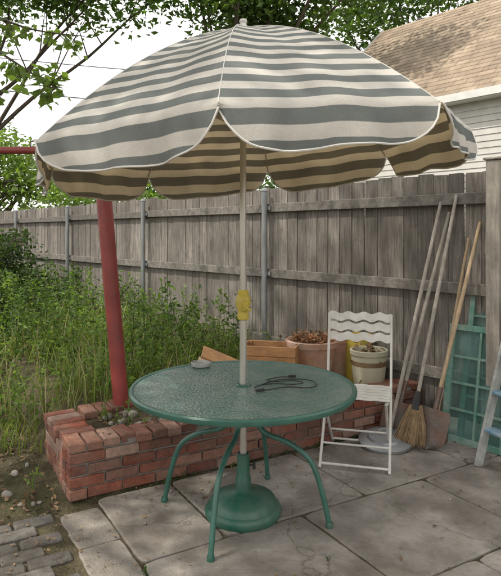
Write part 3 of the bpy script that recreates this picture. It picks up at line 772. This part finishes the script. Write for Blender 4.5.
# near tree off to the left, whose crown dapples the patio; low branches enter the frame top left
tree('shade_tree',(-3.9,2.6,0),(-3.4,2.8,4.2),.17,
  [((-3.4,2.6,5.6),1.7),((-2.2,2.4,6.2),1.5),((-3.8,4.2,5.8),1.5),((-1.6,3.2,6.6),1.2),((-2.6,.8,6.0),1.3)],210,28,.12,leaf_m,11,cs=.24,nlimb=12,aspect=.7)
def hanging(name,pts,mat,seed,ls,n,spread):
    rd=random.Random(seed); rg=np.random.default_rng(seed); b=B(); pp=smooth_path(pts,6); L=len(pp)
    b.tube(pp,[.018*(1-.85*i/(L-1)) for i in range(L)],bark,6); cs=[]
    for k in range(n):
        s0=pp[rd.randint(int(L*.3),L-1)]; e=s0+Vector((rd.gauss(0,spread),rd.gauss(0,spread),-abs(rd.gauss(0,spread*.8))+.04))
        b.tube([s0,s0.lerp(e,.5)+Vector((0,0,.02)),e],[.004,.003,.002],bark,4)
        for q in range(7): t=rd.uniform(.3,1.1); c_=s0.lerp(e,t); cs.append((c_.x+rd.gauss(0,.03),c_.y+rd.gauss(0,.03),c_.z+rd.gauss(0,.03)))
    v,f=leaf_arrays(np.array(cs),ls,droop=.5,aspect=.75,rg=rg); add_np(b,v,f,mat); b.obj(name)
hanging('tree_branch',[(-3.5,3.6,3.6),(-2.6,4.0,3.2),(-2.0,4.2,2.95),(-1.62,4.3,2.72),(-1.42,4.3,2.60)],leaf_lt,2,.075,28,.13)
hanging('tree_branch',[(-3.3,4.2,3.9),(-2.5,4.6,3.5),(-1.9,4.8,3.25),(-1.4,4.9,3.2)],leaf_lt,5,.075,24,.14)

# background trees
tree('background_tree',(-8.5,18,0),(-7.8,17.5,5.6),.20,[((-8.0,17,9.0),1.9),((-4.9,15.5,8.3),1.3),((-3.2,15,8.3),1.5),((-10.5,17,6.6),1.6),((-6.2,16,9.0),1.5)],300,36,.19,leaf_m,21,cs=.40,nlimb=12)
tree('background_tree',(-.8,15,0),(-.2,15,5.4),.24,[((-.3,14.5,7.7),1.9),((1.4,14.3,8.2),1.8),((.6,15,6.5),1.2),((-2.0,14.2,8.1),1.3),((2.9,13.8,8.3),1.3)],300,36,.18,leaf_m,22,cs=.38,nlimb=14)
tree('background_tree',(6.0,19.5,0),(5.6,19,6),.26,[((5.0,19,9.5),1.7),((3.6,18.4,8.4),1.1),((7.5,19,10.2),1.7)],150,32,.2,leaf_m,23,cs=.45,nlimb=10)
tree('background_tree',(-11,24,0),(-11,24,3),.3,[((-11,24,4.2),2.3),((-8.2,23,3.6),1.8),((-14,24,4.2),2.2)],220,32,.25,leaf_lt,24,cs=.5,nlimb=9)
for i,(x,y,r) in enumerate([(-3.9,13.2,1.6),(-2.0,11.8,1.6),(-.9,11.0,1.65),(.4,10.2,1.5)]):
    bl=[((x,y,.12+r*.8),r*.75),((x-r*.5,y,.1+r*.9),r*.55),((x+r*.5,y,r*.8),r*.55),((x,y,r*1.35),r*.6)]
    tree('hedge_shrub',(x,y,.1),(x,y,.1+r),.06,bl,170,32,.12,leaf_m if i%2 else leaf_lt,40+i,cs=.18,nlimb=8)

# ------------------------------------------------------------ neighbour house
he=empty('neighbour_house',(3.82,12,0))
EL=np.array([1.30,14.9]); HD=np.array([.659,-.752]); HB=np.array([.752,.659]); RH=rotz(math.atan2(HD[1],HD[0]))
EZ=4.34; LEN=13
def HP(t,bk,z): p=EL+HD*t+HB*bk; return Vector((p[0],p[1],z))
b=B()
z=0.0
while z<EZ-.12:
    zz=min(z+.13,EZ-.1); b.add([HP(.35,.30,z),HP(LEN,.30,z),HP(LEN,.318,zz),HP(.35,.318,zz)],[(0,1,2,3)],siding)
    b.add([HP(.35,.318,zz),HP(LEN,.318,zz),HP(LEN,.30,zz),HP(.35,.30,zz)],[(0,1,2,3)],siding); z+=.13
b.add([HP(.36,.33,0),HP(.36,6.7,0),HP(.36,6.7,EZ-.1),HP(.36,3.5,EZ+2.85),HP(.36,.33,EZ-.1)],[(0,1,2,3,4)],siding)
b.add([HP(LEN,.33,0),HP(LEN,6.7,0),HP(LEN,6.7,EZ-.1),HP(LEN,3.5,EZ+2.85),HP(LEN,.33,EZ-.1)],[(0,1,2,3,4)],siding)
b.add([HP(.36,6.7,0),HP(LEN,6.7,0),HP(LEN,6.7,EZ-.1),HP(.36,6.7,EZ-.1)],[(0,1,2,3)],siding)
b.obj('walls',he)
b=B(); rows=26
for i in range(rows):
    tt=0-random.uniform(0,.3)
    while tt<LEN+.3:
        wd=random.uniform(.28,.36); a=max(tt,0); e=min(tt+wd-.006,LEN+.3); tt+=wd
        if e-a<.03: continue
        f0=i/rows; f1=(i+1)/rows; y0,y1=3.5*f0,3.5*f1; z0,z1=EZ+3.2*f0,EZ+3.2*f1
        L=.018+random.uniform(0,.008)
        b.add([HP(a,y0,z0+L),HP(e,y0,z0+L),HP(e,y1,z1+.004),HP(a,y1,z1+.004),HP(a,y0,z0),HP(e,y0,z0)],[(0,1,2,3),(4,5,1,0)],shingle)
b.add([HP(0,7,EZ),HP(LEN+.3,7,EZ),HP(LEN+.3,3.5,EZ+3.2),HP(0,3.5,EZ+3.2)],[(0,1,2,3)],shingle)
b.add([HP(0,0,EZ-.01),HP(LEN+.3,0,EZ-.01),HP(LEN+.3,3.5,EZ+3.19),HP(0,3.5,EZ+3.19)],[(3,2,1,0)],trim)
b.obj('roof',he)
b=B(); b.box(HP(LEN/2,-.02,EZ-.06),(LEN+.3,.03,.15),trim,RH); b.box(HP(LEN/2,.15,EZ-.14),(LEN,.30,.012),trim,RH)
vs=[HP(-.02,-.03,EZ-.14),HP(-.02,-.03,EZ+.04),HP(-.02,3.5,EZ+3.26),HP(-.02,7.03,EZ+.04),HP(-.02,7.03,EZ-.14),HP(-.02,3.5,EZ+3.06)]
b.add(vs,[(0,1,2,5),(5,2,3,4)],trim)
b.obj('trim',he)
b=B()
for tt in (8.8,):
    b.box(HP(tt,.29,2.6),(1.1,.06,1.5),trim,RH); b.box(HP(tt,.25,2.6),(.9,.03,1.3),tableglass,RH); b.box(HP(tt,.232,2.6),(.9,.02,.05),trim,RH)
b.obj('windows',he)

# overhead wires
b=B()
def sagline(p0,p1,sag,r):
    p0,p1=Vector(p0),Vector(p1); b.tube([p0.lerp(p1,t)-Vector((0,0,sag*4*t*(1-t))) for t in np.linspace(0,1,20)],r,wire_m,5)
sagline((-14,13,5.9),(6,15.5,4.6),.4,.012); sagline((-14,13,6.6),(6,15.5,5.5),.4,.010)
b.obj('utility_wires')

# ------------------------------------------------------------ light
S=Vector((-.50,-.22,.84)).normalized()
sd=bpy.data.lights.new('sun','SUN'); sd.energy=3.2; sd.angle=math.radians(1.0); sd.color=(1,.93,.82)
so=bpy.data.objects.new('sun',sd); so.rotation_mode='QUATERNION'; so.rotation_quaternion=S.to_track_quat('Z','Y'); so.location=(-5,-3,10); scene.collection.objects.link(so)
w=bpy.data.worlds.new('World'); scene.world=w; w.use_nodes=True; nt=w.node_tree; nt.nodes.clear()
sk=nt.nodes.new('ShaderNodeTexSky'); sk.sky_type='NISHITA'; sk.sun_disc=False
sk.sun_elevation=math.asin(S.z); sk.sun_rotation=math.atan2(S.x,S.y); sk.air_density=1.0; sk.dust_density=6; sk.ozone_density=.6
# thin high cloud: the blue of the clear sky is veiled by bright haze
mx=nt.nodes.new('ShaderNodeMixRGB'); mx.inputs[0].default_value=.75; mx.inputs[2].default_value=(11.2,11.0,10.6,1)
bg=nt.nodes.new('ShaderNodeBackground'); bg.inputs[1].default_value=.15; wo=nt.nodes.new('ShaderNodeOutputWorld')
nt.links.new(sk.outputs[0],mx.inputs[1]); nt.links.new(mx.outputs[0],bg.inputs[0]); nt.links.new(bg.outputs[0],wo.inputs[0])

# ------------------------------------------------------------ camera
cd=bpy.data.cameras.new('camera'); cam=bpy.data.objects.new('camera',cd); scene.collection.objects.link(cam)
cam.location=(0,0,1.53); cam.rotation_euler=(math.radians(90),0,0)
cd.sensor_fit='VERTICAL'; cd.sensor_height=36; cd.sensor_width=36; cd.lens=36*580/576; cd.shift_y=-54/576
cd.clip_start=.05; cd.clip_end=1500
scene.camera=cam
